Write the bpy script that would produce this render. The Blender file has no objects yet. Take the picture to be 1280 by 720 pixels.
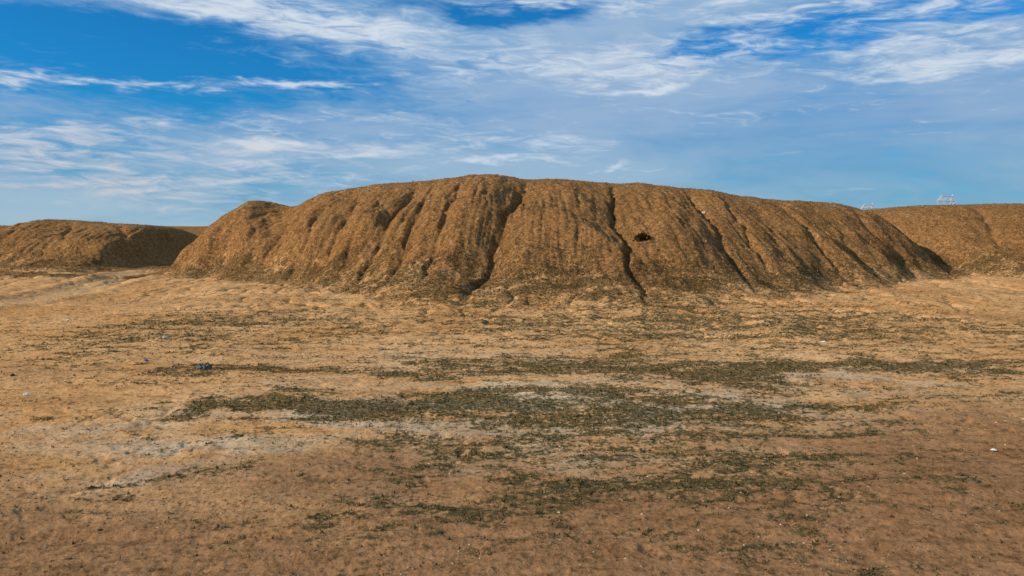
import bpy, math, numpy as np
from mathutils import Vector
rng = np.random.default_rng(7)
scene = bpy.context.scene
scene.view_settings.view_transform = 'Standard'
scene.view_settings.look = 'None'
scene.view_settings.exposure = 0
F = 967.0      # used to turn image pixel x offsets (tan * F) into metres
EYE = 4.0

# ------------------------------------------------------------ noise helpers
def _h(ix, iy, seed):
    n = (ix * 374761393 + iy * 668265263 + seed * 1442695041) & 0xFFFFFFFF
    n = ((n ^ (n >> 13)) * 1274126177) & 0xFFFFFFFF
    n = (n ^ (n >> 16)) & 0xFFFFFFFF
    return n
ANG = np.arange(256) * (2 * math.pi / 256)
GX = np.cos(ANG); GY = np.sin(ANG)
def pn(x, y, seed=0):
    xf = np.floor(x); yf = np.floor(y)
    ix = xf.astype(np.int64); iy = yf.astype(np.int64)
    fx = x - xf; fy = y - yf
    u = fx * fx * fx * (fx * (fx * 6 - 15) + 10)
    v = fy * fy * fy * (fy * (fy * 6 - 15) + 10)
    def g(a, b):
        k = _h(ix + a, iy + b, seed) & 255
        return GX[k] * (fx - a) + GY[k] * (fy - b)
    n0 = g(0, 0); n1 = g(1, 0); n2 = g(0, 1); n3 = g(1, 1)
    a = n0 + u * (n1 - n0); b = n2 + u * (n3 - n2)
    return (a + v * (b - a)) * 1.5
def fbm(x, y, o=4, seed=0, gain=0.5):
    s = 0; a = 1.0; t = 0
    for i in range(o):
        s = s + a * pn(x * 2 ** i + 17.3 * i, y * 2 ** i - 9.1 * i, seed + i); t += a; a *= gain
    return s / t * 1.4
def ridged(x, y, o=3, seed=0):
    s = 0; a = 1.0; t = 0
    for i in range(o):
        s = s + a * (1 - np.abs(pn(x * 2 ** i, y * 2 ** i, seed + i)) * 2.0); t += a; a *= 0.5
    return s / t
def sst(a, b, x):
    t = np.clip((x - a) / (b - a), 0, 1); return t * t * (3 - 2 * t)
class Curve:
    def __init__(s, pts, sm=0.6):
        pts = sorted(pts); xs = np.array([p[0] for p in pts]); ys = np.array([p[1] for p in pts])
        s.x = np.arange(xs[0] - 10, xs[-1] + 10, 0.1); y = np.interp(s.x, xs, ys)
        n = int(sm * 30) | 1; k = np.exp(-((np.arange(n) - n // 2) / (sm * 10)) ** 2 * 1.0); k /= k.sum()
        yp = np.pad(y, n // 2, mode='edge'); s.y = np.convolve(yp, k, 'valid')
    def __call__(s, x): return np.interp(x, s.x, s.y)
def bx(b, d): return (b - 640) / F * d

# ------------------------------------------------------------ landform outlines from image pixel coordinates
cd = [(150, 64), (200, 63), (320, 60), (450, 58), (600, 57.5), (800, 57.5), (950, 58), (1050, 60), (1150, 63), (1250, 65)]
def cdist(b): return float(np.interp(b, [p[0] for p in cd], [p[1] for p in cd]))
sil = [(200, 345), (225, 327), (240, 312), (265, 290), (290, 271), (318, 256), (345, 262), (368, 267), (400, 250), (440, 241), (480, 236),
       (540, 233), (570, 229), (600, 226), (630, 228), (655, 233), (690, 231), (730, 235), (765, 239), (790, 236), (820, 239), (850, 242), (900, 248), (950, 256),
       (1000, 258), (1050, 262), (1080, 271), (1100, 277), (1125, 291), (1145, 315), (1170, 340)]
crest = [(bx(b, cdist(b)), EYE + (283 - p) / F * cdist(b)) for b, p in sil] + [(-40, 0), (-30, 0), (37.5, 0), (45, 0)]
M_z = Curve(crest, 0.8)
M_c = Curve([(bx(b, d), d) for b, d in cd], 2.0)
M_b = Curve([(bx(b, d), d) for b, d in [(200, 56), (300, 51), (400, 44.5), (500, 38), (560, 35.5), (620, 36.2), (680, 34.6), (740, 35.4), (800, 34.2), (860, 34.8), (930, 36), (1000, 39), (1100, 46), (1200, 55.5)]], 1.4)
L_z = Curve([(-140, 0), (-110, 3), (-80, 4.2), (-62, 3.8), (-53, 3.65), (-50.5, 3.8), (-48, 4.4), (-44.7, 4.15), (-40.5, 3.9), (-36.0, 3.75), (-34.9, 3.3), (-34.2, 1.7), (-33.6, .6), (-32.8, 0), (-20, 0)], 0.25)
L_c = Curve([(-140, 92), (-80, 86), (-53, 81), (-44, 79), (-36, 75), (-30, 74)], 1)
L_b = Curve([(-140, 82), (-80, 74), (-49, 67), (-37, 60), (-33, 58), (-28, 58)], 1)
R_z = Curve([(20, 0), (30.5, 0), (32, 2.2), (33.5, 4.1), (35.3, 5.0), (37.2, 5.40), (41, 5.6), (49.6, 5.7), (60, 5.7), (80, 5), (110, 3), (130, 0)], 0.4)
R_c = Curve([(30, 73), (36, 75), (60, 76), (130, 80)], 1)
R_b = Curve([(30, 64), (33, 56), (36, 52), (50, 51), (80, 56), (130, 62)], 1)
def prof(t):
    tc = np.clip(t, 0, 1)
    f = 1 - (1 - tc) ** 1.5
    f = f * (.14 + .86 * sst(-.14, .54, tc))
    back = np.clip(t - 1, 0, 10)
    return f * np.where(t > 0, 1, 0) * (1 - sst(0.15, 2.0, back))
# gullies: (image pixel x, distance) from head to mouth, incision, notch width, basin width
gul = [
 ([(528, 56.5), (508, 52), (480, 48.5), (440, 43.5), (400, 39)], .50, .20, 1.5),
 ([(552, 55.5), (532, 51), (510, 47), (488, 42.5), (462, 38)], .30, .17, 1.0),
 ([(582, 56), (570, 51), (550, 46), (532, 41.5), (515, 37)], .34, .17, 1.2),
 ([(612, 55), (606, 50), (596, 46), (580, 42)], .12, .15, .8),
 ([(662, 57), (650, 52), (636, 47.5), (615, 43), (588, 38.5), (562, 33)], .60, .21, 2.1),
 ([(712, 55), (710, 50), (706, 45), (700, 41)], .11, .15, .8),
 ([(766, 57), (764, 52), (768, 47.5), (782, 43), (800, 38.5), (822, 33)], .62, .20, 2.3),
 ([(818, 55), (828, 50), (842, 45), (856, 41)], .12, .15, .8),
 ([(856, 56), (873, 51), (900, 46.5), (928, 42), (955, 37.5)], .52, .2, 2.0),
 ([(893, 56), (914, 51), (938, 47), (968, 43), (995, 40)], .28, .18, 1.0),
 ([(966, 57), (995, 53), (1032, 49), (1070, 45.5), (1100, 42)], .36, .2, 1.7),
 ([(1010, 58), (1040, 54), (1075, 50), (1105, 47)], .18, .18, .9),
 ([(475, 57), (450, 54), (410, 49.5), (368, 45), (330, 41)], .38, .18, 1.4),
 ([(385, 59), (362, 56), (330, 53), (285, 48)], .38, .2, 1.6),
 ([(430, 58), (405, 54), (365, 49.5), (305, 44)], .30, .18, 1.1),
 ([(500, 56.5), (478, 53), (440, 48), (395, 43)], .24, .16, .9),
 ([(452, 57.5), (428, 54), (388, 49.5), (340, 44)], .20, .16, .8),
 ([(1052, 59.5), (1085, 56), (1118, 53.5), (1150, 50)], .30, .22, 1.5),
 ([(1112, 66), (1135, 63), (1158, 60), (1185, 57), (1214, 53)], 1.4, .36, 1.8),
 ([(1215, 74), (1225, 69), (1238, 64), (1250, 58)], .4, .3, 1.5),
 ([(95, 79), (90, 76), (84, 72), (80, 68)], .45, .3, 1.6),
 ([(150, 78), (155, 74), (158, 69), (160, 64)], .3, .3, 1.3),
 ([(236, 66), (224, 63), (206, 60.5), (184, 58), (130, 53)], 1.2, .60, 1.3),
]
def H(x, y, fine=True):
    n_w = fbm(x * .22, y * .22, 3, 11)
    plain = 0.16 * fbm(x * .035, y * .035, 3, 1) * sst(6, 30, np.abs(y)) + 0.06 * fbm(x * .25, y * .5, 3, 2)
    far = np.hypot(x, y)
    plain = plain + 3.8 * sst(105, 135, far) * (1 - 0.25 * sst(300, 900, far)) * (1 + .09 * fbm(x * .03, y * .03, 3, 3)) * sst(20, 100, y)
    yw = y + 1.3 * fbm(x * .25, y * .15, 3, 12)
    yb = M_b(x); yc = M_c(x); t = (yw - yb) / (yc - yb)
    zm = M_z(x) * prof(t)
    tl = (yw - L_b(x)) / (L_c(x) - L_b(x)); zl = L_z(x) * prof(tl)
    tr = (yw - R_b(x)) / (R_c(x) - R_b(x)); zr = R_z(x) * prof(tr)
    hill = np.maximum(np.maximum(zm, zl), zr)
    tt = np.where(zm >= np.maximum(zl, zr), t, np.where(zl > zr, tl, tr))
    hm = sst(0.05, 1.3, hill)
    foot = np.interp(x, [-60, -27, -13, 0, 10, 20, 33, 60], [69, 56, 44, 37.0, 36, 39, 54, 53])
    ap = sst(-17, 1.5, y - foot) * (y < 110)
    apr = 0.46 * ap ** 1.4
    s = 4 + (x - 4) / (1 + .34 * np.clip(1 - t, -.5, 1.4))
    r1 = ridged(s * .30 + .15 * n_w, y * .03, 2, 21)
    r2 = ridged(s * .95 + .30 * n_w, y * .06, 2, 25)
    r3 = ridged(s * 2.4 + .5 * n_w, y * .11, 2, 28)
    env = sst(0.05, .4, tt) * (1 - .75 * sst(.65, 1.0, tt))
    lft = .50 + .55 * sst(6, -10, x)
    hill_r = hill - env * (hm) * (.25 * (1 - r1) * .5 + .23 * lft * np.clip(r2, 0, 1) ** 3 + .10 * np.clip(r3, 0, 1) ** 2)
    a_env = np.clip(ap * 1.3, 0, 1) * (1 - .8 * hm)
    fr = np.clip(ridged(x * .42 + .8 * n_w, y * .11, 3, 31), 0, 1)
    fan = -.20 * fr ** 4 * a_env + .13 * fbm(x * .45, y * .14, 4, 33, .55) * a_env
    z = plain + apr + hill_r + fan
    cut = 0
    for k, (pts, dep, wd, bw) in enumerate(gul):
        ys = np.array([p[1] for p in pts][::-1]); xs = np.array([bx(p[0], p[1]) for p in pts][::-1])
        xg = np.interp(y, ys, xs) + .34 * pn(y * .35 + k * 7.7, y * 0 + k, 41) + .16 * pn(y * 1.2 + k * 3.3, y * 0 + k, 42)
        slope = abs((xs[-1] - xs[0]) / (ys[-1] - ys[0])); c = 1 / math.sqrt(1 + slope * slope)
        d = np.abs(x - xg) * c
        e = sst(ys[0] + 1.0, ys[0] + 8.0, y) * (1 - sst(ys[-1] - 6.0, ys[-1] + .5, y))
        en = sst(ys[0] - 1.0, ys[0] + 4.0, y) * (1 - sst(ys[-1] - 5, ys[-1], y))
        w2 = wd * (1 + .5 * pn(y * .8, y * 0 + k * 3.1, 43))
        q = dep * (.95 * e * np.exp(-(d / bw) ** 1.3) + .62 * en * np.exp(-(d / w2) ** 2))
        q = q * np.clip(hill * .5 + (.20 if k < len(gul) - 1 else .9), 0, 1)
        cut = np.maximum(cut, q)
    z = z - cut
    ty = np.array([20, 34, 44, 54, 62, 70.]); tx = np.array([-30, -27.5, -26.5, -27.5, -30, -31.])
    dtr = np.abs(x - np.interp(y, ty, tx))
    track = np.exp(-(dtr / 1.6) ** 4) * sst(24, 34, y) * (1 - sst(60, 68, y))
    z = z - .14 * track + .12 * np.exp(-((dtr - 2.4) / .6) ** 2) * sst(24, 34, y) * (1 - sst(56, 62, y))
    if fine:
        z = z + hm * (.10 * fbm(x * 1.1, y * .8, 3, 51) * (1 - .5 * sst(.8, 1, tt)) + .058 * fbm(x * 4.5, y * 3.5, 3, 55, .75))
        nm = (1 - hm)
        lump = .032 * fbm(x * 1.2, y * 1.6, 4, 61, .6) + .010 * fbm(x * 8, y * 8, 3, 65, .75)
        prints = -.030 * sst(.28, .50, pn(x * 2.6, y * 2.6, 76)) * sst(0, .35, fbm(x * .35, y * .35, 2, 77)) * (1 - sst(16, 24, y))
        z = z + nm * (lump * (1 - sst(90, 140, far)) * (1 + .6 * sst(20, 40, y)) + prints)
        for (yy, aa, sl) in [(9.7, .040, .02), (10.9, .032, .018), (13.6, .026, -.05), (15.0, .020, -.05)]:
            dd = y - yy - sl * x - .3 * pn(x * .22, x * 0 + yy, 71)
            gate = .4 + .6 * sst(-.2, .3, pn(x * .35, x * 0 + yy * 2, 72))
            z = z - gate * (aa * np.exp(-(dd / .14) ** 2) - .5 * aa * np.exp(-((np.abs(dd) - .24) / .1) ** 2))
    return z, hm, hill, tt, track, cut, ap, fr

def G(x, y, b, d, sx, sy): return np.exp(-((x - bx(b, d)) / sx) ** 2 - ((y - d) / sy) ** 2)
def zones(x, y, hm, tt, track, ap, fr, far):
    wx = x + 1.8 * pn(x * .3, y * .3, 80) + .7 * pn(x * 1.1, y * 1.1, 83); wy = y + 1.8 * pn(x * .25, y * .3, 81) + .8 * pn(x * .9, y * .9, 84)
    reg = (1.12 * G(wx, wy, 340, 21.3, 4.2, 1.2) + 1.20 * G(wx, wy, 250, 16.0, 2.8, .9) + 1.05 * G(wx, wy, 450, 17.2, 3.4, 1.4)
           + .70 * G(wx, wy, 640, 17, 5, 2.4) + .72 * G(wx, wy, 880, 15.2, 6, 2.8) + 1.08 * G(wx, wy, 1050, 21.8, 9, 1.4)
           + .75 * G(wx, wy, 700, 22.5, 7, 1.8) + 1.1 * G(wx, wy, 1110, 14.5, .5, .35) + .66 * G(wx, wy, 700, 30, 12, 5) + .85 * G(wx, wy, 1080, 30, 13, 8)
           + 1.1 * G(wx, wy, 165, 11.5, .4, .25) + .9 * G(wx, wy, 230, 13.2, .9, .4) + .60 * G(wx, wy, 640, 12, 6, 2.6) + .62 * G(wx, wy, 980, 18, 8, 2.8)
           + .55 * G(wx, wy, 300, 33, 8, 8) + .55 * G(wx, wy, 120, 26, 7, 7) + .55 * G(wx, wy, 1000, 11, 4, 2.4) + .33 * G(wx, wy, 350, 10, 4, 2))
    n = fbm(x * .7, y * 1.25, 4, 82, .7)
    n2 = fbm(x * 2.2, y * 4.0, 4, 86, .8)
    st = np.clip(ridged(x * .16 + .5 * n, y * .75, 3, 101), 0, 1) ** 3     # weeds follow shallow runnels
    veg = sst(.16, 1.0, reg * .74 + n * .55 + n2 * .66 + st * .55 - .215) * (y > 5) * (1 - sst(60, 90, y))
    foot = np.exp(-((tt - .16) / .22) ** 2)
    fn = fbm(x * .4, y * .6, 3, 91)
    vf = sst(.15, .9, foot * .74 + .45 * fn + .45 * n2 - .02) * sst(.02, .3, foot)
    apv = sst(.22, .9, n * .6 + n2 * .7 + fr ** 3 * .5 + .06) * np.clip(ap * 1.4, 0, 1) * (1 - hm)
    veg = np.clip(np.maximum(np.maximum(veg * (1 - hm), vf), apv), 0, 1) * (1 - .9 * track)
    salt = (1.05 * G(wx, wy, 520, 15.5, 5.5, 3.2) + 1.0 * G(wx, wy, 800, 17.5, 6, 3.4) + .45 * G(wx, wy, 560, 24, 8, 2.5) + .45 * G(wx, wy, 60, 14, 3, 1.6) + .45 * G(wx, wy, 1150, 20, 5, 3))
    salt = np.clip(salt * (.55 + 1.5 * fbm(x * .45, y * .9, 4, 95, .6)), 0, 1) * (1 - hm) * .85
    damp = (1 - sst(8.5, 17.0, wy - .17 * x)) * 1.10  # shadow over the near ground, painted into the soil colour as darker brown
    damp = np.clip(damp + .35 * sst(.1, .6, fbm(x * .12, y * .22, 3, 99)) * (y < 60) + .35 * sst(3, 9, x) * sst(22, 13, y), 0, 1) * (1 - hm) * (y > 0)  # plus random brown mottling and extra darkening on the near right
    hk = sst(-.20, .27, tt - .08 + .18 * fbm(x * .35, y * .25, 4, 120, .6) + .16 * n2)
    hk = np.maximum(hk, .8 * sst(95, 120, far))
    return veg, salt, damp, hk

# ------------------------------------------------------------ ground sheet
ud = np.linspace(-.84, .84, 960)
uo = [.9, .95, 1.02, 1.1, 1.2, 1.35, 1.5, 1.75, 2, 2.4, 3, 4, 6, 10, 18, 40]
u = np.concatenate([-np.array(uo[::-1]), ud, np.array(uo)])
ys = [-400, -200, -100, -50, -25, -12, -6, -2, 1, 3, 4.5, 5.6]
y = 6.4
while y < 3600:
    ys.append(y)
    if y < 34: st = .0048 * y
    elif y < 63: st = .11
    elif y < 82: st = .16
    elif y < 140: st = .7
    else: st = y * .03
    y += max(st, .03)
ys = np.array(ys)
Wd = np.maximum(8.0, np.abs(ys))
X = u[None, :] * Wd[:, None]; Y = np.repeat(ys[:, None], len(u), 1)
nr, nc = X.shape
xf = X.ravel(); yf = Y.ravel()
Z, hm, hill, tt, track, cut, ap, fr = H(xf, yf)
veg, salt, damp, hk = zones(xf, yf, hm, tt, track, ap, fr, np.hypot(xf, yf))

def mesh_from(name, co, faces, nside, mat, attr=None, smooth=True):
    me = bpy.data.meshes.new(name)
    me.vertices.add(len(co)); me.vertices.foreach_set('co', np.ascontiguousarray(co, dtype=np.float32).ravel())
    nf = len(faces)
    me.loops.add(nf * nside); me.loops.foreach_set('vertex_index', np.ascontiguousarray(faces, dtype=np.int32).ravel())
    me.polygons.add(nf); me.polygons.foreach_set('loop_start', np.arange(0, nf * nside, nside, dtype=np.int32))
    me.polygons.foreach_set('use_smooth', np.full(nf, smooth, dtype=bool))
    me.update(calc_edges=True)
    if attr:
        for k, v in attr.items():
            a = me.attributes.new(k, 'FLOAT_COLOR', 'POINT'); a.data.foreach_set('color', np.ascontiguousarray(v, dtype=np.float32).ravel())
    ob = bpy.data.objects.new(name, me); bpy.context.collection.objects.link(ob)
    if mat: me.materials.append(mat)
    return ob

# ------------------------------------------------------------ node helpers
class NT:
    def __init__(s, nt): s.nt = nt; s.n = nt.nodes; s.l = nt.links
    def new(s, t, **k):
        nd = s.n.new(t)
        for a, b in k.items(): setattr(nd, a, b)
        return nd
    def put(s, sock, v):
        if isinstance(v, bpy.types.NodeSocket): s.l.new(v, sock)
        else: sock.default_value = v
    def m(s, op, a, b=0.0, c=0.0, clamp=False):
        nd = s.new('ShaderNodeMath', operation=op, use_clamp=clamp)
        s.put(nd.inputs[0], a); s.put(nd.inputs[1], b); s.put(nd.inputs[2], c); return nd.outputs[0]
    def mix(s, f, a, b, bt='MIX'):
        nd = s.new('ShaderNodeMix', data_type='RGBA', blend_type=bt)
        s.put(nd.inputs[0], f)
        s.put(nd.inputs[6], a if isinstance(a, bpy.types.NodeSocket) else (*a, 1)); s.put(nd.inputs[7], b if isinstance(b, bpy.types.NodeSocket) else (*b, 1))
        return nd.outputs[2]
    def noise(s, vec, scale, det=4, rough=.6, dist=0.0):
        nd = s.new('ShaderNodeTexNoise'); s.put(nd.inputs['Vector'], vec)
        nd.inputs['Scale'].default_value = scale; nd.inputs['Detail'].default_value = det
        nd.inputs['Roughness'].default_value = rough; nd.inputs['Distortion'].default_value = dist
        return nd.outputs['Fac']
    def rng(s, v, a, b, c=0.0, d=1.0, smooth=False):
        nd = s.new('ShaderNodeMapRange'); nd.clamp = True
        if smooth: nd.interpolation_type = 'SMOOTHSTEP'
        s.put(nd.inputs[0], v); nd.inputs[1].default_value = a; nd.inputs[2].default_value = b; nd.inputs[3].default_value = c; nd.inputs[4].default_value = d
        return nd.outputs[0]
def newmat(name, rough=.95):
    m = bpy.data.materials.new(name); m.use_nodes = True
    t = NT(m.node_tree); b = t.n['Principled BSDF']; b.inputs['Roughness'].default_value = rough
    b.inputs['Specular IOR Level'].default_value = 0.0
    return m, t, b

gm, t, b = newmat('dry_soil')
tc = t.new('ShaderNodeTexCoord').outputs['Object']
at = t.new('ShaderNodeAttribute', attribute_name='zones'); sep = t.new('ShaderNodeSeparateColor'); t.l.new(at.outputs['Color'], sep.inputs[0])
vegS, saltS, hillS = sep.outputs[0], sep.outputs[1], sep.outputs[2]
shade_mottleS = at.outputs['Alpha']
at2 = t.new('ShaderNodeAttribute', attribute_name='zones2'); sep2 = t.new('ShaderNodeSeparateColor'); t.l.new(at2.outputs['Color'], sep2.inputs[0])
trackS, gulS, bigS = sep2.outputs[0], sep2.outputs[1], sep2.outputs[2]
nB = at2.outputs['Alpha']; nC = t.noise(tc, 12, 4, .75); nD = t.noise(tc, 42, 2, .7); nE = t.noise(tc, 4.2, 3, .75)
sand = t.mix(bigS, (.54, .268, .096), (.66, .375, .165))
sand = t.mix(t.rng(nB, .50, .80), sand, (.38, .188, .070))
saltc = t.mix(t.rng(nB, .35, .7), (.58, .48, .34), (.43, .33, .21))
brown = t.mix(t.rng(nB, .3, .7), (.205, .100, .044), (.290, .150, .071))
g = t.mix(t.m('MULTIPLY', saltS, t.rng(nC, .3, .52)), sand, saltc)
g = t.mix(t.m('MULTIPLY', shade_mottleS, t.rng(nE, .3, .6, .75, 1.0)), g, brown)  # painted near-ground shade and brown mottling go into the base colour
g = t.mix(t.m('MULTIPLY', trackS, .7), g, (.54, .34, .17))
fl = t.m('MULTIPLY', t.rng(nC, .52, .63), t.rng(nE, .42, .56))
g = t.mix(t.m('MULTIPLY', fl, .8), g, (.074, .044, .020))
fl2 = t.m('MULTIPLY', t.rng(nD, .52, .64), t.rng(nC, .42, .56))
g = t.mix(t.m('MULTIPLY', fl2, .55), g, (.076, .047, .023))
g = t.mix(t.m('MULTIPLY', t.rng(nC, .43, .34), t.rng(shade_mottleS, 0, 1, .35, .15)), g, (.68, .47, .28))
vg = t.rng(t.m('ADD', vegS, t.m('MULTIPLY', t.m('SUBTRACT', nC, .5), 3.8)), .26, .95)
vg = t.m('MULTIPLY', vg, t.rng(vegS, .02, .34)); vg = t.m('MULTIPLY', vg, .92)
green = t.mix(t.rng(nE, .38, .6), (.038, .036, .014), (.092, .074, .031))
g = t.mix(vg, g, green)
hc = t.mix(t.rng(nB, .3, .75), (.325, .158, .055), (.220, .105, .037))
hc = t.mix(t.m('MULTIPLY', bigS, .6), hc, (.360, .188, .073))
hc = t.mix(t.m('MULTIPLY', t.rng(nE, .48, .62), .60), hc, (.085, .045, .018))
hc = t.mix(t.m('MULTIPLY', t.rng(nC, .50, .61), .85), hc, (.048, .028, .012))
hc = t.mix(t.m('MULTIPLY', t.rng(nD, .54, .66), .5), hc, (.048, .028, .012))
hc = t.mix(t.m('MULTIPLY', t.rng(nC, .42, .34), .6), hc, (.51, .30, .135))
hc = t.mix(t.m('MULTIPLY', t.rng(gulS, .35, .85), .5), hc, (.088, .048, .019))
hc = t.mix(t.m('MULTIPLY', vg, .74), hc, (.050, .035, .014))
hmix = t.rng(t.m('ADD', hillS, t.m('MULTIPLY', t.m('SUBTRACT', nE, .5), 2.4)), .10, .90)
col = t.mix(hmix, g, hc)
t.l.new(col, b.inputs['Base Color'])
hgt = t.m('ADD', t.m('MULTIPLY', nC, .7), t.m('MULTIPLY', nD, .18)); hgt = t.m('ADD', hgt, t.m('MULTIPLY', nE, .6))
bp = t.new('ShaderNodeBump'); bp.inputs['Distance'].default_value = .085
t.put(bp.inputs['Strength'], t.rng(hillS, 0, 1, .45, 1.0)); t.l.new(hgt, bp.inputs['Height']); t.l.new(bp.outputs[0], b.inputs['Normal'])

idx = np.arange(nr * nc).reshape(nr, nc)
faces = np.stack([idx[:-1, :-1], idx[:-1, 1:], idx[1:, 1:], idx[1:, :-1]], -1).reshape(-1, 4)
big = np.clip(.5 + .9 * fbm(xf * .16, yf * .16, 4, 130, .6), 0, 1)
nBv = np.clip(.5 + .6 * fbm(xf * 1.4, yf * 1.8, 4, 135, .75), 0, 1)
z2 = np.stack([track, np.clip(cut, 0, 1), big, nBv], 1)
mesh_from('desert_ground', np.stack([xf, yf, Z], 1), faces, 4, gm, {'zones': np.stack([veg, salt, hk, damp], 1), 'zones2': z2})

# ------------------------------------------------------------ scattered things
def scat_mat(name, c1, c2, c3):
    m, t, b = newmat(name)
    a = t.new('ShaderNodeAttribute', attribute_name='tone'); s = t.new('ShaderNodeSeparateColor'); t.l.new(a.outputs['Color'], s.inputs[0])
    c = t.mix(s.outputs[0], c1, c2); c = t.mix(s.outputs[1], c, c3)
    t.l.new(c, b.inputs['Base Color']); return m
OCT = np.array([[1, 0, 0], [-1, 0, 0], [0, 1, 0], [0, -1, 0], [0, 0, 1], [0, 0, -1.]])
OF = np.array([[0, 2, 4], [2, 1, 4], [1, 3, 4], [3, 0, 4], [2, 0, 5], [1, 2, 5], [3, 1, 5], [0, 3, 5]])
def stones(name, x, y, size, mat):
    n = len(x); z = H(x, y)[0]
    P = OCT[None] * (1 + rng.uniform(-.35, .35, (n, 6, 1))) + rng.uniform(-.25, .25, (n, 6, 3))
    P = P * size[:, None, None] * np.array([1, 1, .62]) * rng.uniform(.7, 1.3, (n, 1, 3))
    a = rng.uniform(0, 6.28, n); c, s = np.cos(a)[:, None], np.sin(a)[:, None]
    Q = P.copy(); Q[..., 0] = P[..., 0] * c - P[..., 1] * s; Q[..., 1] = P[..., 0] * s + P[..., 1] * c
    Q += np.stack([x, y, z + size * .15], 1)[:, None, :]
    fc = (OF[None] + (np.arange(n) * 6)[:, None, None]).reshape(-1, 3)
    tone = np.repeat(np.stack([rng.random(n), rng.random(n) ** 5, np.zeros(n), np.ones(n)], 1), 6, 0)
    return mesh_from(name, Q.reshape(-1, 3), fc, 3, mat, {'tone': tone}, False)
n = 55000
yy = rng.uniform(34, 84, n); xx = rng.uniform(-.8, .8, n) * yy
h_ = H(xx, yy, False); keep = (h_[3] > rng.uniform(-.1, .25, n))
xx, yy = xx[keep], yy[keep]
m_clod = scat_mat('clod_soil', (.28, .140, .050), (.09, .050, .021), (.50, .34, .20))
stones('earth_clods', xx, yy, rng.uniform(.014, .040, len(xx)) * (1 + 1.4 * rng.random(len(xx)) ** 8), m_clod)
n = 36000
yy = 7.5 + 34 * rng.random(n) ** 1.3; xx = rng.uniform(-.85, .85, n) * yy
k = fbm(xx * .6, yy * .6, 3, 140) + rng.normal(0, .25, n) > .0
xx, yy = xx[k], yy[k]
m_gr = scat_mat('gravel_stone', (.29, .150, .071), (.10, .06, .034), (.50, .38, .26))
stones('gravel', xx, yy, (.005 + .013 * rng.random(len(xx)) ** 3) * (1 + yy / 25), m_gr)

def tufts(name, x, y, h, spread, nb, mat, z0=None):
    n = len(x); z = H(x, y)[0] if z0 is None else z0
    N = n * nb
    bxx = np.repeat(x, nb); byy = np.repeat(y, nb); bz = np.repeat(z, nb); hh = np.repeat(h, nb) * rng.uniform(.5, 1.3, N); sp = np.repeat(spread, nb)
    a = rng.uniform(0, 6.283, N); r = sp * np.sqrt(rng.random(N)) * .6
    cx = bxx + np.cos(a) * r; cy = byy + np.sin(a) * r
    la = a + rng.normal(0, .7, N); lean = rng.uniform(.3, 1.4, N)
    w = hh * rng.uniform(.15, .4, N)
    px_, py_ = -np.sin(la) * w, np.cos(la) * w
    base = bz - .004
    v0 = np.stack([cx - px_, cy - py_, base], 1); v1 = np.stack([cx + px_, cy + py_, base], 1)
    v2 = np.stack([cx + np.cos(la) * hh * np.sin(lean), cy + np.sin(la) * hh * np.sin(lean), base + hh * np.cos(lean) + .01], 1)
    co = np.stack([v0, v1, v2], 1).reshape(-1, 3)
    tone = np.repeat(np.stack([np.repeat(rng.random(n), nb) * .7 + .3 * rng.random(N), rng.random(N) ** 5, np.zeros(N), np.ones(N)], 1), 3, 0)
    return mesh_from(name, co, np.arange(N * 3).reshape(-1, 3), 3, mat, {'tone': tone}, False)
m_weed = scat_mat('weed_leaf', (.026, .032, .011), (.078, .066, .026), (.20, .15, .07))
n = 175000
yy = 7.5 + 36 * rng.random(n) ** 1.1; xx = rng.uniform(-.85, .85, n) * yy
q = H(xx, yy, False); v_ = zones(xx, yy, q[1], q[3], q[4], q[6], q[7], yy)[0]
k = rng.random(n) < v_ ** 1.5 * .50 + .013
xx, yy = xx[k], yy[k]; nn = len(xx); print('weeds', nn)
tufts('low_weeds', xx, yy, rng.uniform(.012, .036, nn) * (1 + yy / 45), rng.uniform(.03, .10, nn), 6, m_weed)
m_scrub = scat_mat('dry_scrub_leaf', (.050, .036, .013), (.115, .066, .025), (.24, .15, .06))
n = 70000
yy = rng.uniform(32, 80, n); xx = rng.uniform(-.8, .8, n) * yy
q = H(xx, yy, False); v_ = zones(xx, yy, q[1], q[3], q[4], q[6], q[7], yy)[0]
k = (q[3] > -.08) & (rng.random(n) < .05 + .4 * v_ + .20 * (q[5] > .45))
xx, yy = xx[k], yy[k]; nn = len(xx); print('scrub', nn)
tufts('dry_scrub', xx, yy, rng.uniform(.03, .085, nn), rng.uniform(.05, .15, nn), 7, m_scrub)

def on_slope(b_, rise, d0=30, d1=75):
    d = np.arange(d0, d1, .1); x = bx(b_, d); z = H(x, d)[0]
    k = np.argmax((z - EYE) / d >= rise / F)
    return float(x[k]), float(d[k]), float(z[k])
def shrub(name, b_, rise, r):
    x, y, z = on_slope(b_, rise)
    N = 1400; v = rng.normal(0, 1, (N, 3)); v /= np.linalg.norm(v, axis=1)[:, None]
    lob = 1 + .25 * np.sin(v[:, 0] * 5 + 1) * np.cos(v[:, 1] * 4)
    rad = r * rng.random(N) ** .35 * lob
    c = v * rad[:, None] * np.array([1.2, .9, .75]) + np.array([x, y, z + .04])
    d1 = rng.normal(0, .05, (N, 3)); d2 = rng.normal(0, .03, (N, 3))
    co = np.stack([c - d2, c + d2, c + d1 + v * .06], 1).reshape(-1, 3)
    tone = np.repeat(np.stack([rng.random(N) * .5, rng.random(N) ** 6 * .5, np.zeros(N), np.ones(N)], 1), 3, 0)
    return mesh_from(name, co, np.arange(N * 3).reshape(-1, 3), 3, m_bush, {'tone': tone}, False)
m_bush = scat_mat('shrub_leaf', (.034, .028, .010), (.095, .066, .024), (.16, .10, .04))
shrub('desert_shrub', 803, -16, .36)

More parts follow.
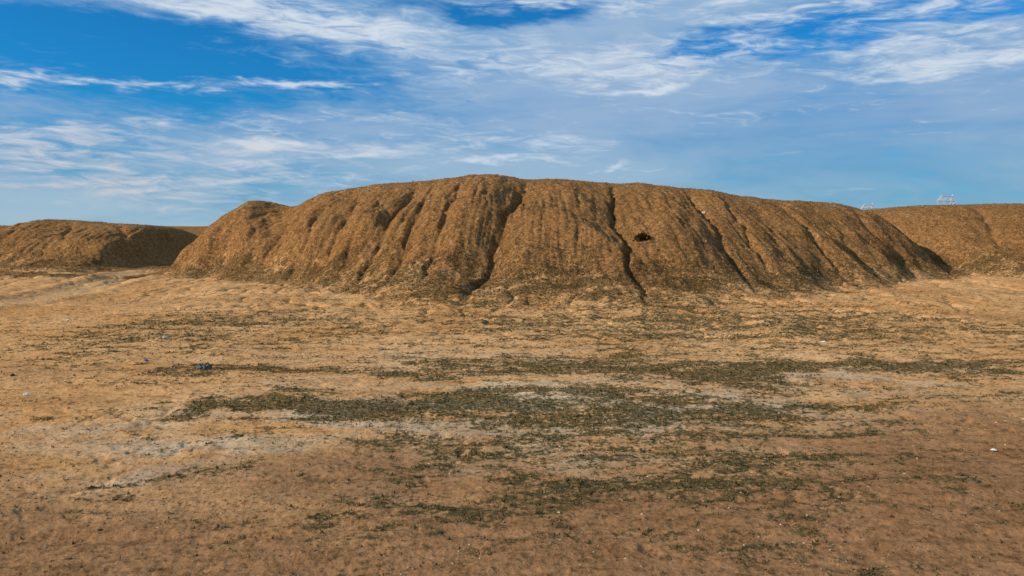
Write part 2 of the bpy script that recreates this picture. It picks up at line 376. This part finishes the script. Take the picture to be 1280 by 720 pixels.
def litter(name, b_, d, size, colr, flat=.35, seed=0):
    r = np.random.default_rng(seed + 100)
    x = bx(b_, d); z = float(H(np.array([x]), np.array([d]))[0][0])
    nu = 14; g_ = np.linspace(-1, 1, nu); A, B = np.meshgrid(g_, g_)
    A = A + r.normal(0, .05, A.shape); B = B + r.normal(0, .05, B.shape)
    zz = flat * size * (np.abs(fbm(A * 1.5 + seed, B * 1.5, 3, seed + 5)) * 1.6 * np.clip(1.3 - A * A - B * B, .05, 1))
    co = np.stack([x + A.ravel() * size, d + B.ravel() * size * .7, z + .012 + zz.ravel()], 1)
    ii = np.arange(nu * nu).reshape(nu, nu)
    mask = ((A ** 2 + B ** 2)[:-1, :-1] < 1.15 + .3 * r.random((nu - 1, nu - 1))).ravel()
    fc = np.stack([ii[:-1, :-1], ii[:-1, 1:], ii[1:, 1:], ii[1:, :-1]], -1).reshape(-1, 4)[mask]
    m, t, b = newmat(name + '_plastic', .5)
    tcx = t.new('ShaderNodeTexCoord').outputs['Object']; nz = t.noise(tcx, 30, 3)
    t.l.new(t.mix(t.rng(nz, .4, .65), colr, tuple(c * .6 for c in colr)), b.inputs['Base Color'])
    return mesh_from(name, co, fc, 4, m, None, False)
litter('plastic_sheet', 250, 21.5, .22, (.12, .14, .13), 1.0, 1)
litter('blue_plastic_bag', 178, 22.6, .07, (.04, .12, .40), 1.0, 2)
litter('white_plastic_bag', 24, 18.0, .07, (.75, .75, .72), 1.0, 3)
litter('white_plastic_bag.001', 1254, 13.5, .05, (.75, .74, .70), 1.0, 4)
litter('white_plastic_bag.002', 203, 27, .09, (.7, .68, .65), 1.0, 5)
litter('paper_scrap', 1033, 26, .10, (.75, .72, .66), .6, 6)
litter('paper_scrap.001', 82, 32, .12, (.7, .68, .62), .6, 7)
def boulder(name, pos, size, col, sd_):
    import bmesh
    x, y, z = pos
    bm = bmesh.new(); bmesh.ops.create_icosphere(bm, subdivisions=3, radius=size)
    for v in bm.verts:
        p = np.array(v.co) / size
        k = 1 + .3 * float(fbm(np.array([p[0] * 1.4 + sd_]), np.array([p[1] * 1.4 + p[2] * 1.1]), 3, 9)[0])
        v.co = v.co * k; v.co.z *= .7
    me = bpy.data.meshes.new(name); bm.to_mesh(me); bm.free()
    ob = bpy.data.objects.new(name, me); bpy.context.collection.objects.link(ob); ob.location = (x, y, z + size * .3)
    m, t, b = newmat(name + '_mat'); nz = t.noise(t.new('ShaderNodeTexCoord').outputs['Object'], 18, 4)
    t.l.new(t.mix(nz, col, tuple(c * .55 for c in col)), b.inputs['Base Color']); me.materials.append(m)
boulder('pale_rock', on_slope(879, 15), .16, (.60, .50, .38), 5)
for i, (b_, d, s_) in enumerate([(1213, 12.1, .04), (1222, 12.0, .025), (1236, 11.8, .03), (1200, 12.4, .02), (1255, 12.1, .025), (1068, 9.6, .025), (8, 20.3, .06), (110, 9.9, .025)]):
    x = bx(b_, d)
    boulder('dark_rock' + ('' if i == 0 else '.%03d' % i), (x, d, float(H(np.array([x]), np.array([d]))[0][0])), s_, (.09, .07, .055), i * 3.1)

# ------------------------------------------------------------ transmission towers
sm, t, b = newmat('galvanised_steel', .5)
t.l.new(t.mix(t.noise(t.new('ShaderNodeTexCoord').outputs['Object'], .8, 3), (.46, .47, .48), (.58, .58, .58)), b.inputs['Base Color'])
def pylon(name, x, y, z0, yaw, K=1.5):
    co = []; fc = []
    def bar(p, q, w):
        w *= K
        p = Vector(p); q = Vector(q); d = (q - p).normalized()
        a = d.orthogonal().normalized(); c = d.cross(a)
        k = len(co)
        for e in (p, q):
            for sa, sb in ((1, 1), (-1, 1), (-1, -1), (1, -1)): co.append(e + a * sa * w / 2 + c * sb * w / 2)
        for i in range(4): fc.append((k + i, k + (i + 1) % 4, k + 4 + (i + 1) % 4, k + 4 + i))
        fc.append((k, k + 1, k + 2, k + 3)); fc.append((k + 7, k + 6, k + 5, k + 4))
    lv = [(0, 3.2), (5, 2.6), (9.5, 2.1), (13, 1.7), (16, 1.3)]
    for (za, wa), (zb, wb) in zip(lv[:-1], lv[1:]):
        cs = [(1, 1), (-1, 1), (-1, -1), (1, -1)]
        for i in range(4):
            s1, s2 = cs[i], cs[(i + 1) % 4]
            bar((s1[0] * wa, s1[1] * wa, za), (s1[0] * wb, s1[1] * wb, zb), .28)
            bar((s1[0] * wa, s1[1] * wa, za), (s2[0] * wb, s2[1] * wb, zb), .16)
            bar((s2[0] * wa, s2[1] * wa, za), (s1[0] * wb, s1[1] * wb, zb), .16)
            bar((s1[0] * wb, s1[1] * wb, zb), (s2[0] * wb, s2[1] * wb, zb), .16)
    for sy in (-1, 1):
        for s in (-1, 1):
            bar((s * 1.3, sy * 1.3, 16), (s * 7.4, sy * .9, 22.6), .26)
            bar((s * .4, sy * 1.2, 16), (s * 3.4, sy * .9, 22.6), .16)
            bar((s * 7.4, sy * .9, 22.6), (s * 4.4, sy * .6, 26.2), .24)
            bar((s * 3.4, sy * .9, 22.6), (s * 4.4, sy * .6, 26.2), .16)
            bar((s * 4.4, sy * .6, 26.2), (s * 5.0, 0, 27.6), .18)
        bar((-7.4, sy * .9, 22.6), (7.4, sy * .9, 22.6), .26); bar((-4.4, sy * .6, 26.2), (4.4, sy * .6, 26.2), .24)
        xs = np.linspace(-4.4, 4.4, 5)
        for i in range(4):
            za, zb = (26.2, 22.6) if i % 2 == 0 else (22.6, 26.2)
            bar((xs[i], sy * .75, za), (xs[i + 1], sy * .75, zb), .12)
    for s in (-7.2, 0, 7.2): bar((s, 0, 22.6), (s, 0, 20.0), .22)
    me = bpy.data.meshes.new(name); me.from_pydata([tuple(c) for c in co], [], fc); me.materials.append(sm)
    ob = bpy.data.objects.new(name, me); bpy.context.collection.objects.link(ob)
    ob.location = (x, y, z0); ob.rotation_euler = (0, 0, yaw)
pylon('transmission_tower', bx(1180, 600), 600, 1.0, .15, 1.3)
pylon('transmission_tower.001', bx(1083, 820), 820, 0.7, .15, 1.7)

# ------------------------------------------------------------ sun + sky
SUN_EL = math.radians(27); SUN_AZ = math.radians(-109)   # azimuth from +Y towards +X
sd = Vector((math.sin(SUN_AZ) * math.cos(SUN_EL), math.cos(SUN_AZ) * math.cos(SUN_EL), math.sin(SUN_EL)))
sl = bpy.data.lights.new('sun', 'SUN'); sl.energy = 5.0; sl.angle = math.radians(.7); sl.color = (1, .88, .72)
so = bpy.data.objects.new('sun', sl); bpy.context.collection.objects.link(so); so.rotation_euler = sd.to_track_quat('Z', 'Y').to_euler()

w = bpy.data.worlds.new('World'); scene.world = w; w.use_nodes = True
w.cycles.sampling_method = 'MANUAL'; w.cycles.sample_map_resolution = 256
t = NT(w.node_tree); t.n.clear()
sky = t.new('ShaderNodeTexSky', sky_type='NISHITA'); sky.sun_disc = False; sky.sun_elevation = SUN_EL; sky.sun_rotation = SUN_AZ
sky.air_density = 1.0; sky.dust_density = .6; sky.ozone_density = 3.0
tint = t.mix(1.0, sky.outputs[0], (.08, .70, 1.18), 'MULTIPLY')
bg1 = t.new('ShaderNodeBackground'); bg1.inputs[1].default_value = .10; t.l.new(tint, bg1.inputs[0])
gen = t.new('ShaderNodeTexCoord').outputs['Generated']
sx = t.new('ShaderNodeSeparateXYZ'); t.l.new(gen, sx.inputs[0])
U = t.m('MULTIPLY', t.m('ARCTAN2', sx.outputs[0], sx.outputs[1]), 57.2958)
V = t.m('MULTIPLY', t.m('ARCSINE', sx.outputs[2]), 57.2958)
def comb(x, y, z=0.0):
    c = t.new('ShaderNodeCombineXYZ'); t.put(c.inputs[0], x); t.put(c.inputs[1], y); t.put(c.inputs[2], z); return c.outputs[0]
def vec(sxx, syy, tilt=0.0, z=0.0):
    return comb(t.m('MULTIPLY', U, sxx), t.m('MULTIPLY', t.m('ADD', V, t.m('MULTIPLY', U, tilt)), syy), z)
wn1 = t.m('SUBTRACT', t.noise(vec(.11, .26, 0, 3.1), 1, 4, .6), .5)
wn2 = t.m('SUBTRACT', t.noise(vec(.11, .26, 0, 8.7), 1, 4, .6), .5)
Uw = t.m('ADD', U, t.m('MULTIPLY', wn1, 16)); Vw = t.m('ADD', V, t.m('MULTIPLY', wn2, 4.0))
def blob(b_, p_, sb, sp, k, tilt=0.0):
    u0 = math.degrees(math.atan((b_ - 640) / F)); v0 = math.degrees(math.atan((283 - p_) / F * math.cos(math.radians(u0))))
    du = t.m('SUBTRACT', Uw, u0); dv = t.m('SUBTRACT', t.m('ADD', Vw, t.m('MULTIPLY', du, tilt)), v0)
    a = t.m('DIVIDE', du, sb / F * 57.3); c = t.m('DIVIDE', dv, sp / F * 57.3)
    q = t.m('ADD', t.m('MULTIPLY', a, a), t.m('MULTIPLY', c, c))
    return t.m('MULTIPLY', t.m('EXPONENT', t.m('MULTIPLY', q, -1)), k)
def total(lst):
    s = lst[0]
    for q in lst[1:]: s = t.m('ADD', s, q)
    return s
blue = total([blob(180, 76, 230, 42, 1.7, .05), blob(10, 50, 140, 42, 1.1), blob(620, 18, 110, 15, 1.2), blob(925, 60, 90, 19, 1.6), blob(1200, 12, 140, 16, 1.1),
              blob(40, 155, 180, 16, .35), blob(500, 130, 160, 10, .2), blob(1100, 110, 120, 12, .25)])
streak = t.noise(vec(.085, .60, -.07, 1.3), 1, 6, .62, .6)
fine = t.noise(vec(.34, 1.7, .05, 5.3), 1, 6, .65, .8)
soft = t.noise(vec(.06, .24, 0, 9.3), 1, 4, .55, .3)
veil = t.m('SUBTRACT', t.m('ADD', .97, t.m('MULTIPLY', t.m('SUBTRACT', soft, .5), 1.3)), t.m('SUBTRACT', blue, t.m('MULTIPLY', t.m('SUBTRACT', fine, .45), 1.3)))
veil = t.rng(veil, .0, 1.0, 0, 1, True)
br = total([blob(300, 12, 280, 22, 1.0, .10), blob(70, 102, 130, 10, .85), blob(210, 112, 60, 5, .6), blob(200, 205, 270, 42, .70), blob(1080, 55, 260, 45, .48), blob(690, 92, 240, 36, .50), blob(1230, 78, 140, 12, .55),
            blob(700, 8, 200, 9, .7), blob(1060, 20, 140, 14, .5), blob(860, 113, 45, 5, .7), blob(350, 112, 90, 5, .75), blob(785, 209, 40, 3, .55), blob(640, 206, 50, 3, .5), blob(380, 186, 40, 6, .5), blob(500, 175, 240, 26, .30)])
brm = t.m('ADD', t.m('ADD', br, .06), t.m('ADD', t.m('MULTIPLY', t.m('SUBTRACT', streak, .5), 1.8), t.m('MULTIPLY', t.m('SUBTRACT', fine, .5), 2.0)))
brm = t.m('MULTIPLY', t.rng(brm, .24, 1.25, 0, 1, True), .90)
cr = t.new('ShaderNodeValToRGB'); t.l.new(t.rng(V, 0, 16.5), cr.inputs[0])
e = cr.color_ramp.elements
e[0].position = 0; e[0].color = (.29, .50, .59, 1); e[1].position = 1; e[1].color = (.23, .42, .66, 1)
for p_, c_ in [(.2, (.21, .43, .60, 1)), (.45, (.165, .36, .62, 1)), (.7, (.19, .385, .645, 1))]:
    q = e.new(p_); q.color = c_
vc = t.mix(t.rng(soft, .35, .62), t.mix(.25, cr.outputs[0], (.03, .23, .55)), t.mix(.42, cr.outputs[0], (.45, .54, .68)))
lowleft = t.m('MULTIPLY', t.rng(U, 0, -28), t.rng(V, 10, 2))
wc = t.mix(lowleft, (.68, .75, .83), (.64, .60, .63))
cc = t.mix(brm, vc, wc)
bg2 = t.new('ShaderNodeBackground'); t.l.new(cc, bg2.inputs[0]); bg2.inputs[1].default_value = 1.0
mx = t.new('ShaderNodeMixShader'); t.put(mx.inputs[0], t.m('MAXIMUM', veil, brm)); t.l.new(bg1.outputs[0], mx.inputs[1]); t.l.new(bg2.outputs[0], mx.inputs[2])
out = t.new('ShaderNodeOutputWorld'); t.l.new(mx.outputs[0], out.inputs[0])

# ------------------------------------------------------------ camera
cam = bpy.data.cameras.new('camera'); cam.sensor_width = 36; cam.lens = 36 * F / 1280; cam.clip_end = 20000; cam.clip_start = .1
co_ = bpy.data.objects.new('camera', cam); bpy.context.collection.objects.link(co_)
co_.location = (0, 0, EYE); co_.rotation_euler = (math.radians(90) - math.atan((360 - 283) / F), 0, 0)
scene.camera = co_
